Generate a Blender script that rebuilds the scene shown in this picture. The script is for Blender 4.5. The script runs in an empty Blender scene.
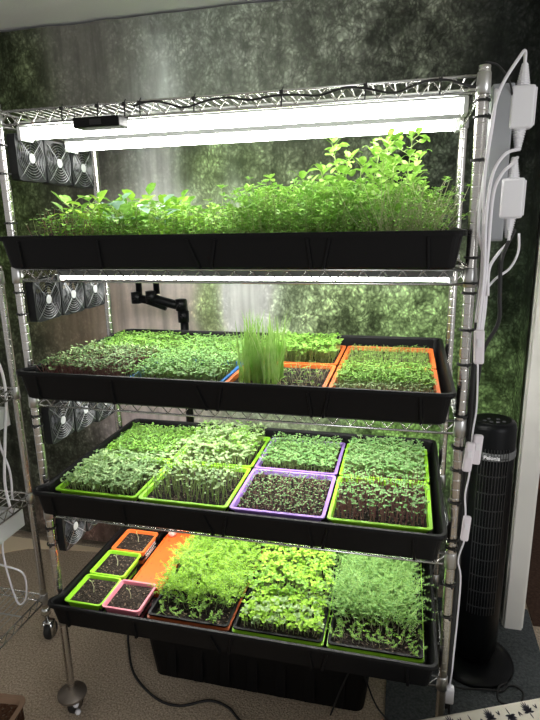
import bpy, math, random
from mathutils import Vector, Matrix, noise
PI = math.pi
C = bpy.context.scene.collection
SC = bpy.context.scene
RND = random.Random(7)

# ------------------------------------------------------------------ camera
CAM = Vector((0.4491, -1.3142, 1.2304)); YAW, PITCH, ROLL, FPX = 0.2453, 0.2486, -0.0198, 552.0
_f = Vector((-math.sin(YAW)*math.cos(PITCH), math.cos(YAW)*math.cos(PITCH), -math.sin(PITCH)))
_r = Vector((math.cos(YAW), math.sin(YAW), 0)); _u = _r.cross(_f)
_r2 = math.cos(ROLL)*_r + math.sin(ROLL)*_u; _u2 = -math.sin(ROLL)*_r + math.cos(ROLL)*_u
cd = bpy.data.cameras.new('camera'); co = bpy.data.objects.new('camera', cd); C.objects.link(co)
m = Matrix((_r2, _u2, -_f)).transposed().to_4x4(); m.translation = CAM; co.matrix_world = m
cd.sensor_fit = 'HORIZONTAL'; cd.sensor_width = 36; cd.lens = FPX*36/540; cd.clip_start = 0.02
SC.camera = co
# ------------------------------------------------------------------ light
SC.view_settings.view_transform = 'Standard'; SC.view_settings.look = 'None'
SC.view_settings.exposure = 0.0; SC.view_settings.gamma = 1.0; SC.view_settings.use_curve_mapping = False
LED_STRENGTH = 28.0
wd = bpy.data.worlds.new('world'); SC.world = wd; wd.use_nodes = True
bgn = wd.node_tree.nodes['Background']; bgn.inputs[0].default_value = (1.0, .985, .96, 1); bgn.inputs[1].default_value = 0.46
ld = bpy.data.lights.new('window_daylight', 'AREA'); ld.energy = 30; ld.size = 1.4; ld.size_y = 1.2; ld.shape = 'RECTANGLE'; ld.color = (.95, .97, 1)
lo = bpy.data.objects.new('window_daylight', ld); C.objects.link(lo)
lo.location = (2.6, -2.2, 1.2); lo.rotation_euler = (Vector((0.2, .6, .9))-Vector(lo.location)).to_track_quat('-Z', 'Y').to_euler()

# ------------------------------------------------------------------ helpers
class MB:
    def __init__(s): s.v = []; s.f = []; s.m = []
    def add(s, vs, fs, mi=0):
        o = len(s.v); s.v.extend([tuple(p) for p in vs])
        for f in fs: s.f.append(tuple(i+o for i in f)); s.m.append(mi)
    def box(s, c, d, mi=0, M=None):
        x, y, z = d[0]/2, d[1]/2, d[2]/2
        vs = [Vector((a*x, b*y, e*z)) for e in (-1, 1) for b in (-1, 1) for a in (-1, 1)]
        if M: vs = [M @ p for p in vs]
        c = Vector(c)
        s.add([p+c for p in vs], [(0,2,3,1),(4,5,7,6),(0,1,5,4),(2,6,7,3),(0,4,6,2),(1,3,7,5)], mi)
    def rings(s, R, mi=0, cap0=True, cap1=True, closed=True):
        n = len(R[0]); o = len(s.v)
        for r in R: s.v.extend([tuple(p) for p in r])
        for k in range(len(R)-1):
            for i in range(n if closed else n-1):
                j = (i+1) % n
                s.f.append((o+k*n+i, o+k*n+j, o+(k+1)*n+j, o+(k+1)*n+i)); s.m.append(mi)
        if cap0: s.f.append(tuple(o+i for i in reversed(range(n)))); s.m.append(mi)
        if cap1: s.f.append(tuple(o+(len(R)-1)*n+i for i in range(n))); s.m.append(mi)
    def tube(s, pts, r, n=8, mi=0, cap=True):
        pts = [Vector(p) for p in pts]; R = []; up = None
        for k, p in enumerate(pts):
            a = pts[max(k-1, 0)]; b = pts[min(k+1, len(pts)-1)]
            t = b-a
            if t.length < 1e-9: t = Vector((0, 0, 1))
            t.normalize()
            if up is None:
                up = Vector((0, 0, 1)) if abs(t.z) < .9 else Vector((1, 0, 0))
            sd = t.cross(up)
            if sd.length < 1e-6: sd = t.cross(Vector((0, 1, 0)))
            sd.normalize(); up = sd.cross(t).normalized()
            rr = r[k] if isinstance(r, (list, tuple)) else r
            R.append([p + (sd*math.cos(2*PI*i/n) + up*math.sin(2*PI*i/n))*rr for i in range(n)])
        s.rings(R, mi, cap, cap)
    def lathe(s, prof, c=(0, 0, 0), n=24, mi=0, axis='Z', cap=True):
        R = []
        for r, h in prof:
            ring = []
            for i in range(n):
                a = 2*PI*i/n; x, y = r*math.cos(a), r*math.sin(a)
                p = (x, y, h) if axis == 'Z' else ((h, x, y) if axis == 'X' else (x, h, -y))
                ring.append(Vector(p)+Vector(c))
            R.append(ring)
        s.rings(R, mi, cap, cap)
    def torus(s, c, R, r, axis='X', n=28, k=5, mi=0):
        rr = []
        for i in range(n):
            a = 2*PI*i/n; ring = []
            for j in range(k):
                b = 2*PI*j/k; q = R + r*math.cos(b); h = r*math.sin(b)
                x, y = q*math.cos(a), q*math.sin(a)
                p = (h, x, y) if axis == 'X' else ((x, y, h) if axis == 'Z' else (x, h, y))
                ring.append(Vector(p)+Vector(c))
            rr.append(ring)
        rr.append(rr[0]); s.rings(rr, mi, False, False)
    def build(s, name, mats, parent=None, smooth=False, loc=None):
        me = bpy.data.meshes.new(name); me.from_pydata(s.v, [], s.f); 
        if not isinstance(mats, (list, tuple)): mats = [mats]
        for q in mats: me.materials.append(q)
        me.polygons.foreach_set('material_index', s.m)
        if smooth: me.polygons.foreach_set('use_smooth', [True]*len(s.f))
        me.update()
        o = bpy.data.objects.new(name, me); C.objects.link(o)
        if parent: o.parent = parent
        if loc: o.location = loc
        return o
def bevel(o, w, seg=2):
    b = o.modifiers.new('bevel', 'BEVEL'); b.width = w; b.segments = seg; b.limit_method = 'ANGLE'; b.angle_limit = .6
    return o
def tag(o, label, cat, group=None, kind=None):
    o['label'] = label; o['category'] = cat
    if group: o['group'] = group
    if kind: o['kind'] = kind
    return o
def thing(name, label, cat, loc=(0, 0, 0), group=None):
    o = bpy.data.objects.new(name, None); C.objects.link(o); o.location = loc; o.empty_display_size = .05
    return tag(o, label, cat, group)
def struct(o): o['kind'] = 'structure'; return o
def dup(root, loc, label, rot=None):
    r = root.copy(); C.objects.link(r); r.location = loc; r['label'] = label
    if rot: r.rotation_euler = rot
    for ch in [c for c in C.objects if c.parent == root]:
        c = ch.copy(); C.objects.link(c); c.parent = r
        for g in [q for q in C.objects if q.parent == ch]:
            d = g.copy(); C.objects.link(d); d.parent = c
    return r
def rr(w, d, r, z, c=(0, 0), n=5):
    """rounded rectangle ring"""
    pts = []
    for sx, sy, a0 in ((1, 1, 0), (-1, 1, PI/2), (-1, -1, PI), (1, -1, 1.5*PI)):
        for i in range(n+1):
            a = a0 + PI/2*i/n
            pts.append(Vector((c[0]+sx*(w/2-r)+r*math.cos(a), c[1]+sy*(d/2-r)+r*math.sin(a), z)))
    return pts
def curve(pts, n=6):
    """Catmull-Rom through pts"""
    P = [Vector(p) for p in pts]; P = [P[0]*2-P[1]] + P + [P[-1]*2-P[-2]]; out = []
    for i in range(1, len(P)-2):
        a, b, c, d = P[i-1:i+3]
        for k in range(n):
            t = k/n
            out.append(.5*((2*b) + (c-a)*t + (2*a-5*b+4*c-d)*t*t + (3*b-a-3*c+d)*t**3))
    out.append(P[-2]); return out
ORD = ['first', 'second', 'third', 'fourth', 'fifth', 'sixth', 'seventh', 'eighth', 'ninth', 'tenth', 'eleventh', 'twelfth', 'thirteenth', 'fourteenth', 'fifteenth', 'sixteenth']

# ------------------------------------------------------------------ materials
def mat(name, col, rough=.5, metal=0, bump=0, bscale=80, var=0, vscale=20, spec=.5, col2=None):
    m = bpy.data.materials.new(name); m.use_nodes = True; N = m.node_tree.nodes; L = m.node_tree.links
    b = N['Principled BSDF']; b.inputs['Base Color'].default_value = (*col, 1); b.inputs['Roughness'].default_value = rough
    b.inputs['Metallic'].default_value = metal; b.inputs['Specular IOR Level'].default_value = spec
    tc = N.new('ShaderNodeTexCoord')
    if var or col2:
        nz = N.new('ShaderNodeTexNoise'); nz.inputs['Scale'].default_value = vscale; nz.inputs['Detail'].default_value = 4
        L.new(tc.outputs['Object'], nz.inputs['Vector'])
        cr = N.new('ShaderNodeValToRGB'); e = cr.color_ramp.elements; e[0].position = .3; e[1].position = .7
        c2 = col2 or tuple(min(1, c*(1+var)) for c in col)
        c1 = col if col2 else tuple(c*(1-var) for c in col)
        e[0].color = (*c1, 1); e[1].color = (*c2, 1)
        L.new(nz.outputs['Fac'], cr.inputs['Fac']); L.new(cr.outputs['Color'], b.inputs['Base Color'])
    if bump:
        nb = N.new('ShaderNodeTexNoise'); nb.inputs['Scale'].default_value = bscale; nb.inputs['Detail'].default_value = 3
        L.new(tc.outputs['Object'], nb.inputs['Vector'])
        bp = N.new('ShaderNodeBump'); bp.inputs['Strength'].default_value = bump; bp.inputs['Distance'].default_value = .01
        L.new(nb.outputs['Fac'], bp.inputs['Height']); L.new(bp.outputs['Normal'], b.inputs['Normal'])
    return m
def leafmat(name, c1, c2, scale=70, trans=.25, rough=.5):
    m = mat(name, c1, rough, col2=c2, vscale=scale, spec=.18)
    N = m.node_tree.nodes; L = m.node_tree.links; b = N['Principled BSDF']; out = N['Material Output']
    t = N.new('ShaderNodeBsdfTranslucent'); mx = N.new('ShaderNodeMixShader'); mx.inputs[0].default_value = trans
    cr = [n for n in N if n.type == 'VALTORGB'][0]
    L.new(cr.outputs['Color'], t.inputs['Color'])
    L.new(b.outputs[0], mx.inputs[1]); L.new(t.outputs[0], mx.inputs[2]); L.new(mx.outputs[0], out.inputs['Surface'])
    return m
def soilmat(name, c1, c2):
    m = mat(name, c1, .95, bump=.9, bscale=160, col2=c2, vscale=120, spec=.15)
    N = m.node_tree.nodes; L = m.node_tree.links; b = N['Principled BSDF']
    cr = [n for n in N if n.type == 'VALTORGB'][0]; tc = [n for n in N if n.type == 'TEX_COORD'][0]
    v = N.new('ShaderNodeTexVoronoi'); v.inputs['Scale'].default_value = 230; L.new(tc.outputs['Object'], v.inputs['Vector'])
    r2 = N.new('ShaderNodeValToRGB'); r2.color_ramp.elements[0].position = .8; r2.color_ramp.elements[1].position = .83
    sx = N.new('ShaderNodeSeparateColor'); L.new(v.outputs['Color'], sx.inputs[0]); L.new(sx.outputs[0], r2.inputs[0])
    r2.color_ramp.elements[0].color = (0, 0, 0, 1); r2.color_ramp.elements[1].color = (1, 1, 1, 1)
    r2.color_ramp.elements[0].position = .9; r2.color_ramp.elements[1].position = .93
    mx = N.new('ShaderNodeMix'); mx.data_type = 'RGBA'; L.new(r2.outputs[0], mx.inputs[0]); L.new(cr.outputs[0], mx.inputs[6])
    mx.inputs[7].default_value = (.16, .12, .085, 1); L.new(mx.outputs[2], b.inputs['Base Color'])
    return m
M = {}
M['chrome'] = mat('chrome', (.62, .62, .60), .22, 1)
M['chrome_dull'] = mat('chrome_dull', (.55, .55, .54), .32, 1)
M['post'] = mat('post_metal', (.60, .58, .55), .25, 1)
M['black'] = mat('black_plastic', (.0045, .0045, .005), .45, bump=.05, bscale=300, spec=.17)
M['black_gloss'] = mat('black_gloss', (.003, .0034, .004), .35, spec=.14)
M['guard'] = mat('guard_wire', (.17, .175, .18), .45, .5)
M['fan_black'] = mat('fan_black', (.012, .013, .014), .5, spec=.2)
M['rubber'] = mat('black_rubber', (.012, .012, .012), .6)
M['white'] = mat('white_plastic', (.78, .77, .80), .4)
M['cable_white'] = mat('white_cable', (.84, .82, .86), .45)
M['lilac'] = mat('pale_controller', (.76, .71, .75), .45)
M['led_housing'] = mat('white_aluminium', (.72, .74, .73), .35)
M['led_grey'] = mat('grey_aluminium', (.20, .21, .205), .45)
M['bumper'] = mat('caster_metal', (.20, .17, .14), .45, .6)
M['badge'] = mat('fan_badge', (.30, .31, .31), .5)
M['grey_box'] = mat('grey_box', (.30, .31, .33), .45)
M['grey_metal'] = mat('grey_panel', (.62, .63, .62), .45)
M['lime'] = mat('lime_plastic', (.30, .68, .03), .4)
M['purple'] = mat('purple_plastic', (.35, .20, .62), .4)
M['orange'] = mat('orange_plastic', (.75, .16, .03), .45)
M['orange_hot'] = mat('bright_orange_plastic', (.85, .13, .02), .4)
M['rust'] = mat('rust_orange_plastic', (.42, .10, .03), .45)
M['blue'] = mat('blue_plastic', (.05, .20, .62), .4)
M['pink'] = mat('pink_plastic', (.72, .22, .28), .4)
M['pinkpale'] = mat('pale_pink', (.75, .45, .42), .5)
M['terracotta'] = mat('brown_plastic', (.30, .19, .12), .55)
M['soil'] = soilmat('dark_soil', (.008, .006, .005), (.026, .021, .017))
M['soil_dry'] = soilmat('dry_soil', (.012, .009, .007), (.045, .035, .028))
M['soil_red'] = soilmat('bark_soil', (.05, .022, .012), (.14, .07, .04))
led = bpy.data.materials.new('led_diffuser'); led.use_nodes = True
led.node_tree.nodes['Principled BSDF'].inputs['Base Color'].default_value = (.9, .9, .9, 1)
led.node_tree.nodes['Principled BSDF'].inputs['Emission Color'].default_value = (1.0, .985, .93, 1)
led.node_tree.nodes['Principled BSDF'].inputs['Emission Strength'].default_value = LED_STRENGTH
M['led'] = led
G = {}
G['bright'] = leafmat('leaf_bright', (.13, .31, .035), (.32, .56, .12))
G['broccoli'] = leafmat('leaf_mid_green', (.14, .31, .07), (.32, .53, .19))
G['yellow'] = leafmat('leaf_yellow_green', (.22, .45, .035), (.40, .62, .09))
G['pale'] = leafmat('leaf_pale', (.20, .33, .12), (.42, .55, .27))
G['grey'] = leafmat('leaf_grey_green', (.12, .24, .075), (.30, .43, .20))
G['dark'] = leafmat('leaf_dark', (.04, .10, .035), (.28, .38, .17), 130)
G['blue'] = leafmat('leaf_blue_green', (.11, .27, .075), (.27, .45, .17))
G['bluish'] = leafmat('leaf_bluish', (.24, .40, .32), (.42, .56, .50))
G['pea'] = leafmat('leaf_pea', (.17, .37, .035), (.38, .60, .14), 60, .3)
G['clover'] = leafmat('leaf_clover', (.14, .32, .045), (.31, .50, .12))
G['dill'] = leafmat('leaf_dill', (.15, .30, .06), (.28, .45, .14), 40)
G['dillyellow'] = leafmat('leaf_dill_yellow', (.21, .42, .03), (.36, .58, .08), 40)
G['grass'] = leafmat('leaf_grass', (.22, .44, .07), (.42, .62, .20), 50)
G['straw'] = leafmat('stem_straw', (.45, .45, .25), (.60, .60, .40), 50)
G['stem'] = leafmat('stem_pale_green', (.30, .42, .12), (.45, .55, .24), 50)
G['stempurple'] = leafmat('stem_purple', (.26, .09, .11), (.42, .25, .20), 50)

# ------------------------------------------------------------------ setting
FLOOR = -.38; CEIL = 2.02; BACK = .92
carpet = mat('carpet', (.31, .245, .18), .95, bump=1.0, bscale=180, col2=(.74, .61, .46), vscale=150, spec=.1)
mb = MB(); mb.box((0, 0, FLOOR-.03), (6.4, 6.4, .06)); struct(mb.build('floor', carpet))
mb = MB(); mb.box((0, -.3, CEIL+.03), (6.4, 3.0, .06)); struct(mb.build('ceiling', mat('ceiling_paint', (.86, .86, .84), .9, bump=.15, bscale=60)))
wallm = mat('wall_paint', (.42, .43, .44), .85, bump=.1)
mb = MB(); mb.box((-1.16, .99, (FLOOR+CEIL)/2), (4.08, .06, CEIL-FLOOR)); struct(mb.build('wall_back', wallm))
mb = MB(); mb.box((2.2, 2.06, .85), (2.8, .06, 2.5)); struct(mb.build('wall_far', wallm))
mb = MB(); mb.box((2.2, 2.02, FLOOR+.05), (2.8, .02, .10)); struct(mb.build('baseboard_far', mat('dark_wood', (.12, .035, .015), .5)))
cas = mat('white_paint', (.78, .76, .71), .5, bump=.03, bscale=12)
mb = MB(); mb.box((.9155, .90, (FLOOR+CEIL)/2), (.079, .32, CEIL-FLOOR)); mb.box((.9155, .735, (FLOOR+CEIL)/2), (.066, .014, CEIL-FLOOR))
bevel(struct(mb.build('trim_1', cas)), .004)
farcar = mat('brown_carpet', (.06, .035, .025), .95, bump=.6, bscale=220, var=.3, vscale=80, spec=.1)
mb = MB(); mb.box((2.2, 1.4, FLOOR+.003), (2.40, 1.25, .006)); o = struct(mb.build('floor_far', farcar))

# printed backdrop cloth
def blob(x, z, cx, cz, sx, sz): return math.exp(-((x-cx)/sx)**2-((z-cz)/sz)**2)
BLOBS = [
 (-.25, 1.72, .55, .30, (.17, .175, .165), .9, .35), (.15, 1.25, .35, .15, (.13, .14, .115), .8, .6), (-.3, 1.2, .35, .10, (.20, .21, .19), .8, .2),  # cx, cz, sx, sz, colour, weight, leafiness
 (-1.14, 1.80, .12, .18, (.060, .080, .030), 1.0, 1.), (-1.30, 1.85, .12, .25, (.012, .014, .010), 1.5, .8),
 (-1.28, 1.25, .20, .45, (.060, .095, .030), 1.0, 1.),
 (-.82, 1.85, .24, .25, (.095, .090, .080), 1.2, .15),
 (-.95, 1.45, .25, .25, (.050, .050, .040), 1.2, .4),
 (-.35, 1.92, .22, .22, (.20, .215, .19), 1.1, .6),
 (-.52, 1.77, .05, .13, (.42, .44, .44), 1.8, .0),
 (-.58, 1.42, .07, .28, (.50, .52, .52), 2.2, .0),
 (-.55, 1.20, .20, .18, (.36, .40, .36), 1.0, .15),
 (-.28, 1.42, .16, .16, (.19, .27, .10), 1.4, .9),
 (-.25, 1.28, .04, .14, (.45, .48, .46), 1.6, .0),
 (-.05, 1.85, .24, .28, (.15, .158, .130), 1.2, .8),
 (.05, 1.40, .22, .22, (.10, .13, .06), .8, .8),
 (.39, 1.84, .25, .22, (.055, .058, .044), 1.1, 1.),
 (.50, 1.45, .22, .28, (.030, .038, .025), 1.1, 1.),
 (.82, 1.65, .17, .55, (.009, .010, .010), 3.2, .6),
 (-.98, .85, .22, .28, (.15, .115, .085), 1.4, .05),
 (-.62, .88, .17, .35, (.36, .31, .29), 2.4, .05),
 (-.62, .42, .22, .22, (.30, .26, .26), 1.4, .05),
 (-.37, .90, .05, .25, (.24, .33, .12), 1.4, .9),
 (-.20, .90, .10, .30, (.50, .51, .50), 1.6, .0),
 (.00, .92, .10, .25, (.22, .27, .17), 1.2, .9),
 (.15, .90, .16, .25, (.20, .26, .13), 1.2, 1.),
 (.45, .88, .22, .20, (.18, .26, .11), 1.2, 1.),
 (.30, 1.05, .30, .08, (.22, .24, .20), .8, .5),
 (.52, .42, .25, .25, (.13, .24, .06), 1.2, 1.),
 (.83, .95, .12, .25, (.024, .036, .022), 1.2, 1.),
 (.85, .60, .15, .22, (.065, .10, .038), 1.3, 1.),
 (-.10, .42, .25, .25, (.20, .24, .15), 1.0, .6),
 (-1.10, -.22, .18, .10, (.17, .10, .085), 1.0, .3),
 (-.90, -.10, .15, .15, (.06, .055, .04), 1.0, .8),
 (-1.30, .40, .25, .40, (.045, .050, .035), 1.2, .8),
 (.8, .2, .2, .3, (.05, .06, .04), 1.0, .8),
]
def print_colour(x, z):
    w = .12; c = [.045*w, .047*w, .038*w]; l = .7*w
    wx = x + .04*noise.noise(Vector((x*6, z*6, 3))); wz = z + .06*noise.noise(Vector((x*6, z*6, 9)))
    for cx, cz, sx, sz, col, k, lf in BLOBS:
        b = blob(wx, wz, cx, cz, sx, sz)*k
        w += b; l += lf*b
        for i in range(3): c[i] += col[i]*b
    return tuple(min(.74, 2.1*q/w) for q in c)+(l/w,)
path = []
for i in range(141):
    x = -1.75 + (.815+1.75)*i/140; path.append((x, BACK, x))
for i in range(1, 7):
    a = PI/2*i/6; path.append((.815+.05*math.sin(a), BACK-.05+.05*math.cos(a), .815+.078*i/6))
for i in range(1, 6): path.append((.865, BACK-.05-.125*i/5, .893+.125*i/5))
NZ = 121; vs = []; cols = []
for k in range(NZ):
    z = FLOOR+.035 + (CEIL-.012-FLOOR-.035)*k/(NZ-1)
    for i, (x, y, s) in enumerate(path):
        fold = .010*noise.noise(Vector((s*5.5, z*.7, 0))) + .005*noise.noise(Vector((s*15, z*1.2, 4)))
        if i > 140: fold *= .25
        zz = z
        if k == NZ-1: zz -= .012*abs(noise.noise(Vector((s*4, 0, 7))))
        vs.append((x, y-.012+fold, zz)); cols.append(print_colour(s, z))
n = len(path)
fs = [(k*n+i, k*n+i+1, (k+1)*n+i+1, (k+1)*n+i) for k in range(NZ-1) for i in range(n-1)]
me = bpy.data.meshes.new('backdrop_cloth'); me.from_pydata(vs, [], fs)
at_ = me.color_attributes.new('print', 'FLOAT_COLOR', 'POINT')
at_.data.foreach_set('color', [q for c in cols for q in c])
me.polygons.foreach_set('use_smooth', [True]*len(fs))
tm = bpy.data.materials.new('printed_cloth'); tm.use_nodes = True; N = tm.node_tree.nodes; L = tm.node_tree.links
b = N['Principled BSDF']; b.inputs['Roughness'].default_value = .9; b.inputs['Specular IOR Level'].default_value = .1
av = N.new('ShaderNodeVertexColor'); av.layer_name = 'print'; tc = N.new('ShaderNodeTexCoord')
dn = N.new('ShaderNodeTexNoise'); dn.inputs['Scale'].default_value = 14; dn.inputs['Detail'].default_value = 3
L.new(tc.outputs['Object'], dn.inputs['Vector'])
dv = N.new('ShaderNodeMix'); dv.data_type = 'VECTOR'; dv.inputs[0].default_value = .06
L.new(tc.outputs['Object'], dv.inputs[4]); L.new(dn.outputs['Color'], dv.inputs[5])
mp = N.new('ShaderNodeMapping'); mp.inputs['Rotation'].default_value = (0, .5, 0); mp.inputs['Scale'].default_value = (1.25, 1, 1.0); L.new(dv.outputs[1], mp.inputs['Vector'])
v1 = N.new('ShaderNodeTexVoronoi'); v1.inputs['Scale'].default_value = 75; L.new(mp.outputs[0], v1.inputs['Vector'])
s1 = N.new('ShaderNodeSeparateColor'); L.new(v1.outputs['Color'], s1.inputs[0])
n2 = N.new('ShaderNodeTexNoise'); n2.inputs['Scale'].default_value = 17; n2.inputs['Detail'].default_value = 6; n2.inputs['Roughness'].default_value = .65
L.new(tc.outputs['Object'], n2.inputs['Vector'])
r2 = N.new('ShaderNodeMapRange'); r2.inputs[1].default_value = .35; r2.inputs[2].default_value = .68; r2.inputs[3].default_value = .3; r2.inputs[4].default_value = 1.6
L.new(n2.outputs['Fac'], r2.inputs[0])
r1 = N.new('ShaderNodeMapRange'); r1.inputs[3].default_value = .5; r1.inputs[4].default_value = 1.75; L.new(s1.outputs[0], r1.inputs[0])
de = N.new('ShaderNodeMapRange'); de.inputs[1].default_value = .0; de.inputs[2].default_value = .6; de.inputs[3].default_value = 1.15; de.inputs[4].default_value = .45
L.new(v1.outputs['Distance'], de.inputs[0])
mu = N.new('ShaderNodeMath'); mu.operation = 'MULTIPLY'; L.new(r1.outputs[0], mu.inputs[0]); L.new(r2.outputs[0], mu.inputs[1])
mu1 = N.new('ShaderNodeMath'); mu1.operation = 'MULTIPLY'; L.new(mu.outputs[0], mu1.inputs[0]); L.new(de.outputs[0], mu1.inputs[1])
mc = N.new('ShaderNodeMapping'); mc.inputs['Scale'].default_value = (8, 1, 5.5); L.new(tc.outputs['Object'], mc.inputs['Vector'])
nc = N.new('ShaderNodeTexNoise'); nc.inputs['Scale'].default_value = 1; nc.inputs['Detail'].default_value = 5; nc.inputs['Roughness'].default_value = .6; L.new(mc.outputs[0], nc.inputs['Vector'])
rc = N.new('ShaderNodeMapRange'); rc.inputs[1].default_value = .36; rc.inputs[2].default_value = .66; rc.inputs[3].default_value = .30; rc.inputs[4].default_value = 1.75; L.new(nc.outputs['Fac'], rc.inputs[0])
mu2 = N.new('ShaderNodeMath'); mu2.operation = 'MULTIPLY'; L.new(mu1.outputs[0], mu2.inputs[0]); L.new(rc.outputs[0], mu2.inputs[1])
# streaky (water, rock) texture
ms = N.new('ShaderNodeMapping'); ms.inputs['Scale'].default_value = (30, 1, 2.2); L.new(tc.outputs['Object'], ms.inputs['Vector'])
ns = N.new('ShaderNodeTexNoise'); ns.inputs['Scale'].default_value = 1; ns.inputs['Detail'].default_value = 4; L.new(ms.outputs[0], ns.inputs['Vector'])
rs = N.new('ShaderNodeMapRange'); rs.inputs[1].default_value = .25; rs.inputs[2].default_value = .75; rs.inputs[3].default_value = .65; rs.inputs[4].default_value = 1.35
L.new(ns.outputs['Fac'], rs.inputs[0])
mf = N.new('ShaderNodeMix'); mf.data_type = 'FLOAT'; L.new(av.outputs['Alpha'], mf.inputs[0]); L.new(rs.outputs[0], mf.inputs[2]); L.new(mu2.outputs[0], mf.inputs[3])
sc = N.new('ShaderNodeVectorMath'); sc.operation = 'SCALE'; L.new(av.outputs['Color'], sc.inputs[0]); L.new(mf.outputs[0], sc.inputs['Scale'])
L.new(sc.outputs[0], b.inputs['Base Color'])
me.materials.append(tm)
o = bpy.data.objects.new('backdrop_cloth', me); C.objects.link(o)
tag(o, 'large cloth backdrop printed with jungle and waterfalls hung behind the grow rack', 'tapestry')

rugm = mat('rug_grey', (.055, .062, .065), .95, bump=.7, bscale=260, col2=(.12, .13, .135), vscale=120, spec=.1)
mb = MB(); mb.rings([rr(.56, 1.0, .01, FLOOR+.001, (.715, .365)), rr(.56, 1.0, .01, FLOOR+.0075, (.715, .365))])
tag(mb.build('floor_rug', rugm), 'dark grey rug under the black tower fan', 'rug')
mb = MB(); pl = [(-1.50, .74), (-1.38, .815), (-1.09, .857), (-.70, .885), (-.70, .895), (-1.7, .895), (-1.7, .76)]  # light falling on the carpet, painted as a thin pale tan shape
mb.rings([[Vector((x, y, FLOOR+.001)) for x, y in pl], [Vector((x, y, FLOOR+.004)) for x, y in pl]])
tag(mb.build('painted_light_strip', mat('lit_carpet_tan', (.90, .74, .52), .8)), 'painted pale tan strip of lit carpet along the foot of the backdrop', 'painted_light')

# ------------------------------------------------------------------ shelving
def shelving(name, label, x0, x1, y0, y1, zs, ztop, zbot, deck_top=True):
    root = thing(name, label, 'shelving unit', ((x0+x1)/2, (y0+y1)/2, FLOOR))
    ox, oy, oz = root.location
    def L_(p): return (p[0]-ox, p[1]-oy, p[2]-oz)
    prof = []; z = zbot
    while z < ztop:
        prof += [(.0125, z+.0004), (.0125, z+.0020), (.0125, z+.0215), (.0125, z+.0234), (.0122, z+.0239), (.0122, z+.0249)]; z += .0254
    prof = [(.0125, zbot)] + [q for q in prof if q[1] < ztop] + [(.0125, ztop-.001), (.0105, ztop)]
    proto = None
    for px, py in ((x0, y0), (x1, y0), (x0, y1), (x1, y1)):
        if proto is None:
            mb = MB(); mb.lathe([(r, h-zbot) for r, h in prof], n=14); proto = mb.build('post', M['post'], root, True)
        else:
            proto = proto.copy(); C.objects.link(proto)
        proto.location = L_((px, py, zbot))
    sh = None
    for z in zs:
        if sh is None:
            W2, D2 = (x1-x0)/2-.012, (y1-y0)/2-.0; mb = MB()
            for sy in (-1, 1):
                for dz in (-.016, .016): mb.tube([(-W2, sy*D2, dz), (W2, sy*D2, dz)], .0032, 8)
                k = int(2*W2/.0225); zz = [(-W2+2*W2*i/k, sy*D2, .0135 if i % 2 else -.0135) for i in range(k+1)]
                mb.tube(zz, .0022, 6)
            for sx in (-1, 1):
                for dz in (-.016, .016): mb.tube([(sx*(W2+.012), -D2+.012, dz), (sx*(W2+.012), D2-.012, dz)], .0032, 8)
                k = int(2*D2/.0225); zz = [(sx*(W2+.012), -D2+.012+(2*D2-.024)*i/k, .0135 if i % 2 else -.0135) for i in range(k+1)]
                mb.tube(zz, .0022, 6)
            sh = mb.build('shelf', M['chrome'], root, True); root0 = sh
            md = MB(); k = int(2*W2/.0235)
            for i in range(1, k): md.tube([(-W2+2*W2*i/k, -D2, .0185), (-W2+2*W2*i/k, D2, .0185)], .0015, 5)
            for yy in (-D2*.45, D2*.45): md.tube([(-W2-.01, yy, .0145), (W2+.01, yy, .0145)], .0028, 6)
            deck = md.build('wire_deck', M['chrome_dull'], sh)
            cols_ = []
            for cx in (-(x1-x0)/2, (x1-x0)/2):
                for cy in (-D2, D2):
                    mc = MB(); mc.lathe([(.0130, -.022), (.0154, -.020), (.0148, .0), (.0140, .020), (.0130, .022)], n=18)
                    cols_.append(mc.build('collar', M['chrome_dull'], sh, True, (cx, cy, 0)))
        else:
            s2 = root0.copy(); C.objects.link(s2); sh = s2
            for q in [deck]+cols_:
                d = q.copy(); C.objects.link(d); d.parent = s2
        sh.location = L_(((x0+x1)/2, (y0+y1)/2, z))
    cast = None
    for px, py in ((x0, y0), (x1, y0), (x0, y1), (x1, y1)):
        if cast is None:
            h = zbot-FLOOR; wr = min(.036, h*.42); mb = MB()
            mb.lathe([(.010, h+.006), (.016, h+.004), (.020, h-.002), (.047, h-.012), (.048, h-.018), (.044, h-.026), (.012, h-.030)], n=24) if h < .13 else mb.lathe([(.012, h+.01), (.018, h), (.018, h-.02), (.009, h-.022), (.009, 2*wr)], n=16)
            for sx in (-1, 1): mb.box((sx*.016, .008, wr+.012), (.003, .03, wr+.03))
            mb.box((0, .008, 2*wr+.006), (.035, .034, .006))
            cast = mb.build('caster', M['bumper'] if h < .13 else M['chrome'], root, True)
            mw = MB(); mw.lathe([(.006, -.012), (wr-.006, -.0125), (wr, -.006), (wr, .006), (wr-.006, .0125), (.006, .012)], n=24, axis='X')
            wheel = mw.build('wheel', M['rubber'], cast, True, (0, .012, wr))
        else:
            c2 = cast.copy(); C.objects.link(c2); w2 = wheel.copy(); C.objects.link(w2); w2.parent = c2; cast = c2
        cast.location = L_((px, py, FLOOR))
    return root
XL, XR, YD = -.588, .586, .455
ZS = [1.494, 1.097, .738, .379, 0.0]
shelving('wire_shelving_unit', 'tall chrome wire shelving unit carrying the four black planted trays', XL, XR, 0, YD, ZS, 1.529, -.282)
shelving('wire_shelving_unit', 'second chrome wire rack at the left edge with grey panels and empty wire shelves', -1.80, -.882, -.175, .282, [1.06, .655, .245, -.19], 1.10, -.24)

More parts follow.
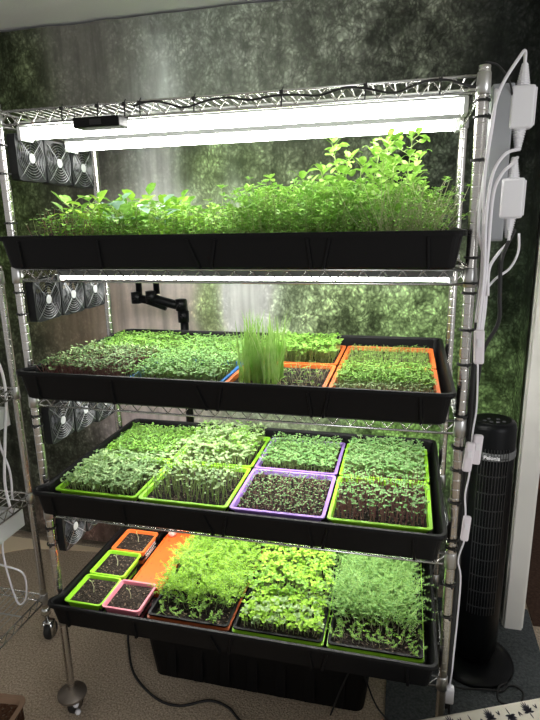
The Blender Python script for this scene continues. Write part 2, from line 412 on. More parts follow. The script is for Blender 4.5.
# ------------------------------------------------------------------ LED lights
def light_bar(label, loc, hh, dh):
    t = thing('grow_light_bar', label, 'grow light', loc, 'white led grow light bars under the shelves')
    mb = MB(); Lh = 1.11
    mb.rings([[Vector((x, y, z)) for y, z in ((-.024, -hh), (.024, -hh), (.018, 0), (-.018, 0))] for x in (-Lh/2, Lh/2)])
    mb.build('housing', M['led_housing'] if hh < .02 else M['led_grey'], t)
    md = MB(); prof = [(.022*math.cos(a), -hh-dh*math.sin(a)) for a in [PI*i/8 for i in range(9)]]
    md.rings([[Vector((x, y, z)) for y, z in prof] for x in (-Lh/2+.008, Lh/2-.008)])
    md.build('diffuser', M['led'], t, True)
    for sx in (-1, 1):
        me_ = MB(); me_.box((sx*(Lh/2-.003), 0, -hh-dh/2), (.01, .05, dh+.006)); me_.build('end_cap', M['led_housing'], t)
        mh = MB(); x = sx*.40; mh.tube([(x, .0, 0), (x+.002, -.006, .006), (x, 0, .012)], .0015, 6); mh.build('hanger', M['rubber'], t)
    return t
SHN = ['top shelf', 'second shelf', 'third shelf', 'fourth shelf']
for k in range(4):
    for j, yy in enumerate((.05, .26) if k == 0 else (.15, .32)):
        hh, dh = (((.016, .027) if j == 0 else (.026, .023)) if k == 0 else (.024, .012))
        nm = ('front' if j == 0 else 'rear') + ' led grow light bar glowing white under the ' + SHN[k]
        light_bar(nm, (.004, yy, ZS[k]+(.0098 if k else -.0035)), hh, dh)

# ------------------------------------------------------------------ black tray
RIDGES = {1: [(-.523, -.523), (-.296, -.296), (-.06, -.035), (.010, -.006), (.228, .236), (.279, .264), (.490, .494)]}
TX0, TX1, TY0, TY1 = -.5735, .570, -.074, .551
def big_tray(zc, label):
    w, d = TX1-TX0, TY1-TY0; cx, cy = (TX0+TX1)/2, (TY0+TY1)/2; z0 = .021; h = .084
    t = thing('grow_tray', label, 'grow tray', (cx, cy, zc+z0), 'large black ribbed grow trays on the rack')
    mb = MB(); i = .020; r = .022
    R = [rr(w-2*i-.012, d-2*i-.012, r-.006, 0), rr(w-2*i, d-2*i, r-.004, .005), rr(w-.018, d-.018, r, h-.012), rr(w-.002, d-.002, r+.004, h-.012), rr(w, d, r+.005, h-.006),
         rr(w-.004, d-.004, r+.003, h), rr(w-.020, d-.020, r-.003, h), rr(w-.026, d-.026, r-.005, h-.006), rr(w-2*i-.008, d-2*i-.008, r-.010, .010), rr(w-2*i-.02, d-2*i-.02, r-.014, .007)]
    def flex(ring):   # the left end bulges outward in front of the rack post
        k = 12; xl = ring[k-1].x; out = ring[:k] + [Vector((xl, y, ring[0].z)) for y in (.10, -d/2+.066, -d/2+.058, -d/2+.050, -d/2+.042, -d/2+.034)] + ring[k:]
        for p in out:
            if p.x < -w/2+.08 and p.y < 0:
                q = min(1, max(0, (-d/2+.060-p.y)/.036)); p.x -= .017*q*q*(3-2*q)*min(1, (-w/2+.08-p.x)/.05)
        return out
    R = [flex(q) for q in R]
    mb.rings(R)
    # raised ribs on the four walls
    def rib(xa, xb, sy, wd=.010):
        def yy(t): return sy*(d/2-.009-(i-.009)*(1-t))
        P = []
        for t, x in ((.03, xb), (.84, xa)):
            z = t*h
            P.append([Vector((x-wd/2, yy(t)-sy*.002, z)), Vector((x+wd/2, yy(t)-sy*.002, z)), Vector((x+wd/2*.6, yy(t)+sy*.006, z)), Vector((x-wd/2*.6, yy(t)+sy*.006, z))])
        mb.rings(P)
    for xa, xb in RIDGES[1]:
        for sy in (-1, 1): rib(xa-cx, xb-cx, sy)
    # crossed inner ribs
    for sx in (-1, 1):
        for yv in (-.12, .12):
            P = []
            for tt in (.03, .84):
                x = sx*(w/2-.009-(i-.009)*(1-tt)); z = tt*h
                P.append([Vector((x-sx*.002, yv-.003, z)), Vector((x-sx*.002, yv+.003, z)), Vector((x+sx*.0035, yv+.002, z)), Vector((x+sx*.0035, yv-.002, z))])
            mb.rings(P)
    mb.build('tray_body', M['black'], t)
    return t
big_tray(ZS[1], 'long black ribbed tray on the top growing level, crowded with pea shoots')
big_tray(ZS[2], 'long black tray on the second growing level holding blue and orange trays')
big_tray(ZS[3], 'long black tray on the third growing level holding lime and purple trays')
big_tray(0.0, 'long black tray on the lowest growing level with small pots and dill')

# ------------------------------------------------------------------ seed trays, soil
def cup(mb, w, d, h, taper=.012, wall=.003, lip=.006, r=.012, mi=0, floor=.004):
    mb.rings([rr(w-2*taper-2*lip, d-2*taper-2*lip, r*.7, 0), rr(w-2*lip, d-2*lip, r*.8, h-.004), rr(w, d, r, h-.004), rr(w, d, r, h),
              rr(w-2*lip-2*wall*.4, d-2*lip-2*wall*.4, r*.7, h), rr(w-2*taper-2*lip-2*wall, d-2*taper-2*lip-2*wall, r*.5, floor)], mi)
def seed_tray(label, color, x0, x1, y0, y1, z, h=.062, name='seed_tray', group='shallow coloured seed trays', lip=.007, liner=None):
    t = thing(name, label, 'seed tray' if name == 'seed_tray' else 'plant pot', ((x0+x1)/2, (y0+y1)/2, z), group)
    mb = MB(); cup(mb, x1-x0, y1-y0, h, lip=lip); mb.build('tray_body' if name == 'seed_tray' else 'pot_body', M[color], t)
    if liner:
        ml = MB(); cup(ml, x1-x0-.006, y1-y0-.006, h, lip=.006, taper=.013); q = ml.build('liner', M[liner], t); q.location = (0, 0, .010); q['label'] = 'black inner liner tray'
    return t
def soil(label, x0, x1, y0, y1, z, m_='soil', amp=.004, thick=.012):
    nx, ny = max(6, int((x1-x0)/.009)), max(6, int((y1-y0)/.009)); vs = []; 
    for j in range(ny+1):
        for i in range(nx+1):
            x = x0+(x1-x0)*i/nx; y = y0+(y1-y0)*j/ny
            e = 0 if i in (0, nx) or j in (0, ny) else 1
            vs.append((x, y, z + e*amp*(noise.noise(Vector((x*60, y*60, z*9)))+.7*noise.noise(Vector((x*150, y*150, 2))))))
    mb = MB(); n1 = nx+1
    mb.add(vs, [(j*n1+i, j*n1+i+1, (j+1)*n1+i+1, (j+1)*n1+i) for j in range(ny) for i in range(nx)])
    mb.box(((x0+x1)/2, (y0+y1)/2, z-thick/2-.0045), (x1-x0, y1-y0, thick-.001))
    return tag(mb.build('potting_soil', M[m_], None, True), label, 'soil', kind='stuff')

# ------------------------------------------------------------------ leaves
def leaf(mb, p, az, pitch, Ln, Wd, mi=0, notch=0, fold=.18, curl=.15):
    d = Vector((math.cos(az)*math.cos(pitch), math.sin(az)*math.cos(pitch), math.sin(pitch)))
    s = Vector((-math.sin(az), math.cos(az), 0)); u = s.cross(d)*-1
    u = d.cross(s)
    if u.z < 0: u = -u
    p = Vector(p)
    def P(t, w, h): return p + d*(t*Ln) + s*(w*Wd/2) + u*(h*Wd - curl*t*t*Ln)
    vs = [P(0, 0, 0), P(.38, -.92, fold), P(.38, 0, 0), P(.38, .92, fold), P(.78, -.85, fold), P(.80, 0, 0), P(.78, .85, fold), P(1-notch, 0, .02), P(1, -.35, fold*.5), P(1, .35, fold*.5)]
    mb.add(vs, [(0, 2, 1), (0, 3, 2), (1, 2, 5, 4), (2, 3, 6, 5), (4, 5, 7, 8), (5, 6, 9, 7)], mi)
def stem(mb, a, b, r, mi=1, bend=.0, n=3):
    a = Vector(a); b = Vector(b); mid = (a+b)/2 + Vector((RND.uniform(-1, 1), RND.uniform(-1, 1), 0))*bend
    mb.tube([a, mid, b], [r, r*.9, r*.7], n, mi, False)
def greens(label, x0, x1, y0, y1, z, h, n, Ln, Wd, mats, smi=None, lean=.2, nl=2, hv=.24, notch=.12, edge=.006, pitch=(-.25, .75), sr=.0009, true=0, name='microgreens', cat='microgreens', hump=.1, tiers=0, dens=1.15, ls=.82):
    n = int(n*dens); Ln *= ls; Wd *= ls
    mb = MB(); k = max(1, int(math.sqrt(n*(x1-x0)/(y1-y0)))); j_ = max(1, n//k)
    for i in range(k):
        for j in range(j_):
            x = x0+(x1-x0)*(i+.5+RND.uniform(-.45, .45))/k; y = y0+(y1-y0)*(j+.5+RND.uniform(-.45, .45))/j_
            u, v = (x-x0)/(x1-x0)*2-1, (y-y0)/(y1-y0)*2-1
            hh = h*(1+RND.uniform(-hv, hv))*(1+.22*noise.noise(Vector((x*22, y*22, z*5))))*(1-hump*max(u*u, v*v))
            out = Vector((u*edge, v*edge, 0))*max(abs(u), abs(v))**3
            tp = Vector((x, y, z+hh)) + out + Vector((RND.uniform(-1, 1), RND.uniform(-1, 1), 0))*lean*hh*.5
            stem(mb, (x, y, z-.002), tp, sr, 1, .12*hh)
            az = RND.uniform(0, 2*PI); f = RND.uniform(.75, 1.2)
            mi = 0 if len(mats) < 3 or RND.random() < .72 else 2
            for q in range(nl):
                leaf(mb, tp, az+2*PI*q/nl+RND.uniform(-.3, .3), RND.uniform(*pitch), Ln*f*RND.uniform(.85, 1.1), Wd*f, mi, notch)
            for q in range(true):
                leaf(mb, tp, az+1.2+2*PI*q/max(1, true)+RND.uniform(-.4, .4), RND.uniform(.5, 1.1), Ln*f*.8, Wd*f*.6, mi, 0)
            for q in range(tiers):
                w_ = .25+.6*(q+RND.random())/tiers; leaf(mb, Vector((x, y, z)).lerp(tp, w_)+Vector((RND.uniform(-1, 1), RND.uniform(-1, 1), 0))*.008, RND.uniform(0, 6.3), RND.uniform(-.2, .7), Ln*RND.uniform(.6, 1.0), Wd*RND.uniform(.6, 1.0), mi, notch)
            if RND.random() < .35:
                q = Vector((x, y, z))*.45+tp*.55; leaf(mb, q, RND.uniform(0, 6.3), .3, Ln*.7, Wd*.7, mi, notch)
    return tag(mb.build(name, mats, None, True), label, cat, kind='stuff')
def feather(label, x0, x1, y0, y1, z, h, n, mats, name='dill_seedlings', cat='seedlings', lean=.5, fr=6):
    mb = MB(); k = max(1, int(math.sqrt(n*(x1-x0)/(y1-y0)))); j_ = n//k
    for i in range(k):
        for j in range(j_):
            x = x0+(x1-x0)*(i+.5+RND.uniform(-.5, .5))/k; y = y0+(y1-y0)*(j+.5+RND.uniform(-.5, .5))/j_
            hh = h*RND.uniform(.65, 1.15)*(1+.25*noise.noise(Vector((x*18, y*18, 1))))
            u, v = (x-x0)/(x1-x0)*2-1, (y-y0)/(y1-y0)*2-1
            tp = Vector((x+u*.012, y+v*.012, z+hh*.55)) + Vector((RND.uniform(-1, 1), RND.uniform(-1, 1), 0))*lean*hh*.3
            stem(mb, (x, y, z-.002), tp, .0009, 1, .1*hh)
            for q in range(fr):
                az = RND.uniform(0, 2*PI); pt = RND.uniform(.1, 1.3); ln = RND.uniform(.35, .65)*hh
                d = Vector((math.cos(az)*math.cos(pt), math.sin(az)*math.cos(pt), math.sin(pt)))
                st = Vector((x, y, z))*RND.uniform(0, .35)+tp*1.0; st = tp.lerp(Vector((x, y, z)), RND.uniform(0, .4))
                for e in range(7):
                    t = .25+.75*e/6; p = st+d*(ln*t)-Vector((0, 0, .25*ln*t*t)); l2 = min(1, h/.10)*(.011*(1.25-t)+.003)
                    for sg in (-1, 1):
                        a2 = az+sg*RND.uniform(.5, 1.1); dd = Vector((math.cos(a2), math.sin(a2), RND.uniform(-.2, .7))).normalized()*l2
                        sd = dd.cross(Vector((RND.uniform(-1, 1), RND.uniform(-1, 1), 1))).normalized()*.0011
                        mb.add([p-sd*.6, p+dd*.6-sd, p+dd, p+dd*.6+sd, p+sd*.6], [(0, 1, 2, 3, 4)], 0 if (q+e) % 4 else 2)
    return tag(mb.build(name, mats, None), label, cat, kind='stuff')

# ------------------------------------------------------------------ level 1 (top)
Z1 = ZS[1]+.021
soil('dark soil filling the black tray on the top growing level', TX0+.035, TX1-.035, TY0+.035, TY1-.035, Z1+.055, thick=.04)
S1 = Z1+.055
greens('mixed low clover-like sprouts left of the pea shoots in the top tray', -.50, -.02, .0, .50, S1, .068, 700, .020, .017, [G['bright'], G['stem'], G['yellow']], lean=.6, hv=.5, tiers=3)
greens('sparse small seedlings with pinkish stems at the left end of the top tray', -.525, -.34, .0, .30, S1, .075, 130, .014, .008, [G['grey'], G['stempurple'], G['pale']], lean=.5, hv=.4)
greens('thick bed of low pea shoots across the right half of the top tray', .0, .37, .0, .50, S1, .105, 560, .021, .017, [G['bright'], G['stem'], G['pea']], lean=.7, hv=.45, nl=3, true=2, sr=.0010, tiers=6, dens=1.0)
greens('tangled stemmy sprouts at the right end of the top tray', .36, .515, .0, .50, S1, .105, 430, .013, .010, [G['bright'], G['straw'], G['pea']], lean=.9, hv=.4, sr=.0009, edge=.03, tiers=7, nl=3, true=2, dens=1.0)
def sprig(label, name, x, y, z, h, nl, Ln, Wd, lm, sm, group, tend=False, seed=0, cat='seedling'):
    t = thing(name, label, cat, (x, y, z), group); r = random.Random(seed)
    lean = Vector((r.uniform(-.22, .22), r.uniform(-.15, .15), 1))
    pts = [Vector((0, 0, -.003))]+[lean*(h*k/5)+Vector((r.uniform(-1, 1), r.uniform(-1, 1), 0))*.004 for k in range(1, 6)]
    mb = MB(); mb.tube(pts, [.0016]*5+[.0010], 6); ml = MB()
    for i in range(nl):
        f = .30+.68*(i+r.uniform(.0, .8))/nl; p = lean*(h*f); az = i*2.4+r.uniform(-.8, .8); pl = .35*Ln+.010
        q = p+Vector((math.cos(az)*pl, math.sin(az)*pl, pl*.7)); mb.tube([p, (p+q)/2+Vector((0, 0, .002)), q], [.0011, .001, .0008], 5)
        if tend:
            for sg in (-.7, .7): leaf(ml, q, az+sg*r.uniform(.5, 1.5), r.uniform(-.4, 1.1), Ln*r.uniform(.6, 1.15), Wd*r.uniform(.75, 1.1), 0, 0, .18, .25)
            leaf(ml, p, az+r.choice((-1, 1))*r.uniform(1.2, 2.6), r.uniform(-.2, 1.0), Ln*r.uniform(.6, 1), Wd*r.uniform(.6, 1), 0, 0, .2, .25)
        else:
            leaf(ml, q, az, r.uniform(.1, 1.1), Ln*r.uniform(.6, 1.1), Wd*r.uniform(.7, 1.1), 0, .05, .14, .2)
    if tend:
        for sg in (-1, 1): leaf(ml, lean*h, seed+sg, .9, Ln*.9, Wd*.8, 0, 0, .15, .1)
        tn = MB(); p = lean*h*.95; a = r.uniform(0, 6.3)
        for da in (0, 2.2):
            tn.tube([p+Vector((math.cos(a+da)*k*.006, math.sin(a+da)*k*.006, .010*k-.0009*k*k+.002*math.sin(k*1.5))) for k in range(8)], .0006, 4)
        tn.build('tendril', lm, t)
    mb.build('stem', sm, t, True); ml.build('leaves', lm, t, True)
    return t
peas = [(.245, .26, .205), (.285, .20, .235), (.315, .30, .215), (.345, .16, .24), (.365, .25, .285), (.395, .30, .24), (.42, .20, .235), (.445, .28, .20), (.265, .12, .16), (.33, .10, .17), (.40, .11, .17), (.21, .18, .15), (.475, .18, .135), (.36, .38, .22)]
order = sorted(range(len(peas)), key=lambda i: peas[i][0])
for rank, i in enumerate(order):
    x, y, h = peas[i]
    lb = 'tallest pea shoot reaching the upper light bar in the top tray' if i == 4 else 'tall bright green pea shoot, %s from the left of the clump in the top tray' % ORD[rank]
    sprig(lb, 'pea_shoot', x, y, S1, h*1.05, 7 if h < .2 else 12, .029, .026, G['pea'], G['stem'], 'tall pea shoots in the top tray', True, 20+i)
bras = [(-.475, .10, .115, 'bright'), (-.43, .22, .10, 'yellow'), (-.395, .12, .115, 'bright'), (-.36, .20, .115, 'bright'), (-.335, .08, .105, 'bluish'), (-.30, .18, .115, 'yellow'), (-.27, .10, .10, 'bright'), (-.235, .22, .10, 'yellow'), (-.21, .08, .095, 'bluish'), (-.17, .16, .085, 'yellow'), (-.34, .32, .13, 'bright'), (-.25, .33, .12, 'bright'), (-.45, .30, .11, 'yellow'), (-.29, .05, .09, 'bright'), (-.38, .04, .10, 'yellow'), (-.20, .28, .10, 'bright')]
cnt = 0
for i, (x, y, h, c) in sorted(enumerate(bras), key=lambda q: q[1][0]):
    sprig('%s broad-leaved seedling, %s from the left in the top tray' % ({'bright': 'bright green', 'yellow': 'yellow green', 'bluish': 'pale bluish'}[c], ORD[cnt]), 'leafy_seedling', x, y, S1, h*.98, 9, .042, .036, G['yellow'] if c == 'yellow' else G[c], G['stem'], 'broad-leaved seedlings at the left of the top tray', False, 70+i)
    cnt += 1

# ------------------------------------------------------------------ level 2
def cell(c, r_, zc): # column 0-3, row 0 front / 1 rear
    xs = [(-.552, -.285), (-.280, -.010), (-.004, .262), (.268, .538)]; ys = [(-.010, .248), (.254, .512)] if zc < .5 else [(-.030, .222), (.228, .480)]
    return xs[c][0], xs[c][1], ys[r_][0], ys[r_][1]
def cell_set(zc, c, r_, color, tlabel, slabel, sm='soil', depth=.014, ins=.020):
    x0, x1, y0, y1 = cell(c, r_, zc); z = zc+.021+.0105
    seed_tray(tlabel, color, x0, x1, y0, y1, z, .052, lip=.008)
    s = z+.052-min(depth, .012)
    soil(slabel, x0+.013, x1-.013, y0+.013, y1-.013, s, sm, thick=.016)
    return x0+ins, x1-ins, y0+ins, y1-ins, s
z = ZS[2]
a = cell_set(z, 0, 0, 'black', 'black seed tray at front left of the second level, under the dark mottled greens', 'soil under the dark mottled microgreens', ins=.010)
greens('dark mottled microgreens with purple stems at front left of the second level', *a, .048, 620, .013, .011, [G['dark'], G['stempurple'], G['pale']], lean=.35)
a = cell_set(z, 0, 1, 'lime', 'lime seed tray at rear left of the second level', 'soil at rear left of the second level', ins=.010)
greens('bright green microgreens at rear left of the second level', *a, .036, 620, .012, .011, [G['bright'], G['stem'], G['broccoli']])
a = cell_set(z, 1, 0, 'blue', 'blue seed tray beside the tall grass on the second level', 'soil in the blue tray beside the grass', ins=.010)
greens('mid green microgreens in the blue tray left of the tall grass', *a, .040, 620, .012, .011, [G['broccoli'], G['stem'], G['blue']])
a = cell_set(z, 1, 1, 'lime', 'lime seed tray second from left at the rear of the second level', 'soil behind the blue tray on the second level', ins=.010)
greens('even light green microgreens behind the blue tray on the second level', *a, .034, 620, .012, .011, [G['broccoli'], G['stem'], G['bright']])
a = cell_set(z, 2, 0, 'orange', 'orange seed tray with tall grass and bare soil on the second level', 'bare dark soil beside the tall grass', depth=.010)
x0, x1, y0, y1, s = a
mb = MB()
for i in range(150):
    x = x0+RND.uniform(.008, .115); y = RND.uniform(y0+.015, y0+.13); h = RND.uniform(.09, .20)
    az = RND.uniform(0, 2*PI); lean = RND.uniform(.0, .38); w = RND.uniform(.0018, .0032); sd = Vector((math.cos(az+1.57), math.sin(az+1.57), 0))
    prev = None; vs = []
    for k in range(6):
        t = k/5; c = Vector((x+math.cos(az)*lean*h*t*t, y+math.sin(az)*lean*h*t*t, s+h*(t-.12*lean*t*t))); ww = w*(1-t**3)*.9+.0002
        vs += [c-sd*ww, c+sd*ww]
    mb.add(vs, [(2*k, 2*k+1, 2*k+3, 2*k+2) for k in range(5)], 1 if RND.random() < .08 else 0)
tag(mb.build('wheatgrass', [G['grass'], G['straw']], None), 'tall upright tuft of grass in the orange tray on the second level', 'wheatgrass', kind='stuff')
greens('sparse thin sprouts lying on the soil right of the tall grass', x0+.12, x1, y0, y1, s, .022, 60, .008, .006, [G['clover'], G['straw']], lean=1.6)
a = cell_set(z, 2, 1, 'orange', 'orange seed tray behind the tall grass on the second level', 'soil in the tray behind the tall grass')
greens('lush rounded green microgreens behind the tall grass on the second level', *a, .050, 560, .015, .013, [G['bright'], G['stem'], G['pea']], hv=.2)
a = cell_set(z, 3, 1, 'orange', 'orange seed tray at rear right of the second level with thin growth', 'soil at rear right of the second level', depth=.022)
greens('sparse short sprouts over dark soil at rear right of the second level', *a, .020, 360, .008, .005, [G['clover'], G['stem']], lean=.4)
a = cell_set(z, 3, 0, 'orange', 'orange seed tray at front right of the second level', 'soil at front right of the second level', depth=.024)
greens('low dense cress-like greens at front right of the second level', a[0], a[1], a[2]+.05, a[3], a[4], .030, 800, .009, .008, [G['bright'], G['stem'], G['clover']], lean=.4)
greens('short pale sprouts along the front edge at front right of the second level', a[0], a[1], a[2], a[2]+.06, a[4], .020, 150, .008, .007, [G['pale'], G['straw']], lean=.6)

# ------------------------------------------------------------------ level 3
z = ZS[3]
def lv3(c, r_, col, where, desc, **k):
    a = cell_set(z, c, r_, col, ('lime green' if col == 'lime' else 'purple')+' seed tray at '+where+' of the third level', 'soil at '+where+' of the third level')
    return greens(desc+' at '+where+' of the third level', *a, **k)
lv3(0, 1, 'lime', 'rear left', 'even bright green microgreens', h=.032, n=800, Ln=.010, Wd=.010, mats=[G['bright'], G['stem'], G['broccoli']])
lv3(0, 0, 'lime', 'front left', 'grey green broad-seeded microgreens', h=.040, n=560, Ln=.016, Wd=.010, mats=[G['grey'], G['stem'], G['pale']], notch=.02)
lv3(1, 1, 'lime', 'rear second from left', 'tall pale green radish microgreens', h=.060, n=360, Ln=.017, Wd=.016, mats=[G['pale'], G['stem'], G['bright']], notch=.18)
lv3(1, 0, 'lime', 'front second from left', 'leggy pale radish microgreens with bare stems', h=.075, n=150, Ln=.016, Wd=.013, mats=[G['pale'], G['stem'], G['grey']], lean=.35, hv=.3, notch=.05, sr=.0012)
lv3(2, 1, 'purple', 'rear third from left', 'dense blue green microgreens', h=.034, n=560, Ln=.011, Wd=.012, mats=[G['blue'], G['stem'], G['broccoli']], notch=.2)
lv3(2, 0, 'purple', 'front third from left', 'short sparse purple-stemmed sprouts over dark soil', h=.020, n=300, Ln=.008, Wd=.006, mats=[G['grey'], G['stempurple'], G['dark']], lean=.4)
lv3(3, 1, 'lime', 'rear right', 'full blue green heart-leaved microgreens', h=.044, n=620, Ln=.012, Wd=.012, mats=[G['blue'], G['stem'], G['grey']], notch=.2)
lv3(3, 0, 'lime', 'front right', 'pink-stemmed kale microgreens', h=.055, n=260, Ln=.011, Wd=.010, mats=[G['blue'], G['stempurple'], G['grey']], notch=.2, sr=.0012)

# ------------------------------------------------------------------ level 4
z = .021+.0105
def pot(label, col, x0, x1, y0, y1, h=.060, sl=None):
    t = seed_tray(label, col, x0, x1, y0, y1, z, h, 'small_pot', 'small square plastic pots on the lowest level', .005)
    soil(sl, x0+.010, x1-.010, y0+.010, y1-.010, z+h-.010, 'soil_dry', .005, thick=.026)
    return t
pot('lime green square pot of soil at the front left corner of the lowest level', 'lime', -.553, -.424, -.030, .110, sl='soil in the front lime pot')
pot('lime green square pot of soil second from the front, lowest level', 'lime', -.553, -.424, .114, .252, sl='soil in the second lime pot')
pt = pot('orange square pot of soil behind the two lime pots', 'orange', -.553, -.424, .256, .392, sl='soil in the orange pot')
lb = MB()
for k in range(3):
    for j in range(7): lb.box((.0605, -.04+.012*j+(k % 2)*.003, .020+.010*k), (.0012, .008, .004))
q = lb.build('printed_label', M['white'], pt); q['label'] = 'faint white printing on the pot side'
pot('dark rear pot of soil behind the orange pot', 'black', -.553, -.424, .396, .515, sl='soil in the rear dark pot')
pot('pink square pot of soil beside the front lime pot', 'pink', -.421, -.294, -.034, .102, .064, sl='soil in the pink pot')
for i, (lbx, x, y) in enumerate((('front lime pot', -.49, .04), ('second lime pot', -.485, .185), ('orange pot', -.48, .33), ('pink pot', -.355, .03))):
    t = thing('sprout', 'thin pale sprout standing in the ' + lbx, 'seedling', (x, y, z+.048), 'thin sprouts in the small pots')
    mb = MB(); mb.tube([(0, 0, 0), (.002, .001, .02), (-.003, 0, .038)], .0013, 5); mb.build('stem', G['straw'], t)
    ml = MB(); leaf(ml, (-.003, 0, .038), i, .5, .010, .004); leaf(ml, (-.003, 0, .038), i+3, .5, .010, .004); ml.build('leaves', G['stem'], t)
mb = MB(); mb.lathe([(.001, 0), (.012, .002), (.016, .012), (.012, .024), (.001, .028)], n=16)
tag(mb.build('pink_ball', M['pinkpale'], None, True, (-.385, .425, z+.03)), 'small pale pink ball behind the orange pot', 'ball')
mb = MB(); mb.rings([rr(.115, .40, .012, 0), rr(.115, .40, .012, .030), rr(.113, .398, .012, .034), rr(.103, .388, .010, .034), rr(.101, .386, .010, .031)])
for i in range(5):
    for j in range(3): mb.lathe([(.003, .0312), (.003, .0318)], (-.035+.035*j, -.15+.075*i, 0), 8, 1)
tag(mb.build('orange_tray', [M['orange_hot'], M['rust']], None, False, (-.352, .318, z)), 'bright orange upturned tray lying bare behind the pink pot', 'tray')
ZT = z
def long_set(x0, x1, col, label, sl):
    seed_tray(label, col, x0, x1, -.022, .512, ZT, .040, 'seed_tray', 'long seed trays on the lowest level', .008, 'black')
    soil(sl, x0+.016, x1-.016, -.006, .496, ZT+.036, 'soil', thick=.018)
    return x0+.014, x1-.014, -.004, .494, ZT+.036
a = long_set(-.278, -.016, 'rust', 'rust orange long tray with black liner, under feathery yellow green dill', 'soil under the yellow green dill')
feather('bright yellow green feathery dill in the rust tray', a[0], a[1], a[2]+.07, a[3], a[4], .105, 330, [G['dillyellow'], G['stem'], G['dill']])
feather('few thin dill sprouts at the front edge of the rust tray', a[0]+.02, a[1]-.02, a[2], a[2]+.08, a[4], .045, 26, [G['dill'], G['stem'], G['dillyellow']])
a = long_set(-.008, .262, 'lime', 'lime long tray with black liner, third column on the lowest level', 'soil under the leafy yellow green herb')
greens('leafy yellow green basil-like herb filling the middle tray of the lowest level', a[0], a[1], a[2]+.14, a[3], a[4], .070, 440, .016, .012, [G['yellow'], G['stem'], G['bright']], nl=3, true=2, hv=.35, notch=0, name='herb_seedlings', cat='seedlings')
greens('shorter light green herb rosettes at the front of the middle tray', a[0]+.01, a[1]-.005, a[2]+.01, a[2]+.15, a[4], .036, 230, .015, .012, [G['yellow'], G['stem'], G['pale']], nl=3, true=2, hv=.3, notch=0, name='herb_seedlings', cat='seedlings')
a = long_set(.270, .536, 'lime', 'lime long tray with black liner at the right end of the lowest level', 'soil under the fine green dill')
feather('fine soft green dill in the right end tray of the lowest level', a[0], a[1]-.024, a[2]+.10, a[3], a[4], .115, 380, [G['dill'], G['stem'], G['blue']])
feather('thin scattered dill sprouts at the front of the right end tray', a[0], a[1], a[2], a[2]+.12, a[4], .05, 60, [G['dill'], G['straw'], G['dillyellow']], fr=3)

# ------------------------------------------------------------------ fans
def make_fan(label, loc):
    t = thing('cooling_fan', label, 'fan', loc, 'square black cooling fans down the left side of the rack')
    S = .0595; Rr = .056; n = 40; out = []; inn = []
    for i in range(n):
        a = 2*PI*i/n; c, s = math.cos(a), math.sin(a); k = S/max(abs(c), abs(s)); k = min(k, S*1.34)
        out.append((c*k, s*k)); inn.append((c*Rr, s*Rr))
    mb = MB()
    mb.rings([[Vector((x, *p)) for p in q] for x, q in ((-.0125, inn), (-.0125, out), (.0125, out), (.0125, inn), (-.0125, inn))], 0, False, False)
    for k in range(4):
        a = PI/4+k*PI/2; mb.box((-.011, .035*math.cos(a), .035*math.sin(a)), (.003, .006, .05), 0, Matrix.Rotation(a-PI/2, 3, 'X'))
    mb.build('frame', M['fan_black'], t)
    mr = MB(); mr.lathe([(.001, -.011), (.020, -.010), (.020, .007), (.018, .009), (.001, .009)], n=24, axis='X')
    for k in range(7):
        a = 2*PI*k/7; vs = []
        for r_, da in ((.019, 0), (.037, .12), (.053, .3)):
            for e, xx in ((-.32, -.008), (.32, .006)):
                b_ = a+da+e; vs.append(Vector((xx, r_*math.cos(b_), r_*math.sin(b_))))
        vs += [v+Vector((.0015, 0, 0)) for v in vs]
        mr.add(vs, [(0, 1, 3, 2), (2, 3, 5, 4), (6, 8, 9, 7), (8, 10, 11, 9), (0, 2, 8, 6), (2, 4, 10, 8), (1, 7, 9, 3), (3, 9, 11, 5), (4, 5, 11, 10), (0, 6, 7, 1)])
    mr.build('rotor', M['fan_black'], t)
    mg = MB()
    for R_ in (.020, .027, .034, .041, .048, .055): mg.torus((.0155, 0, 0), R_, .0007, 'X', 32, 4)
    for k in range(4):
        a = PI/4+k*PI/2; mg.tube([(.0150, .010*math.cos(a), .010*math.sin(a)), (.0150, .058*math.cos(a), .058*math.sin(a)), (.0125, .072*math.cos(a), .072*math.sin(a))], .0013, 5)
    mg.build('wire_guard', M['guard'], t)
    mbg = MB(); mbg.lathe([(.001, .0145), (.0125, .0145), (.0125, .0165), (.001, .0170)], n=20, axis='X'); mbg.build('centre_badge', M['badge'], t)
    return t
POSN = ['nearest the front post', 'middle of its row', 'farthest back in its row']
fz = [(1.404, 1.402, 1.399), (1.021, 1.019, 1.020), (.651, .641, .628), (.290, .285, .280)]; fan0 = None
for k in range(4):
    for j, y in enumerate((.074, .199, .324)):
        lab = 'black cooling fan with wire guard under the %s, %s' % (SHN[k], POSN[j]); loc = (-.568, y, fz[k][j])
        if fan0 is None: fan0 = make_fan(lab, loc)
        else: dup(fan0, loc, lab)

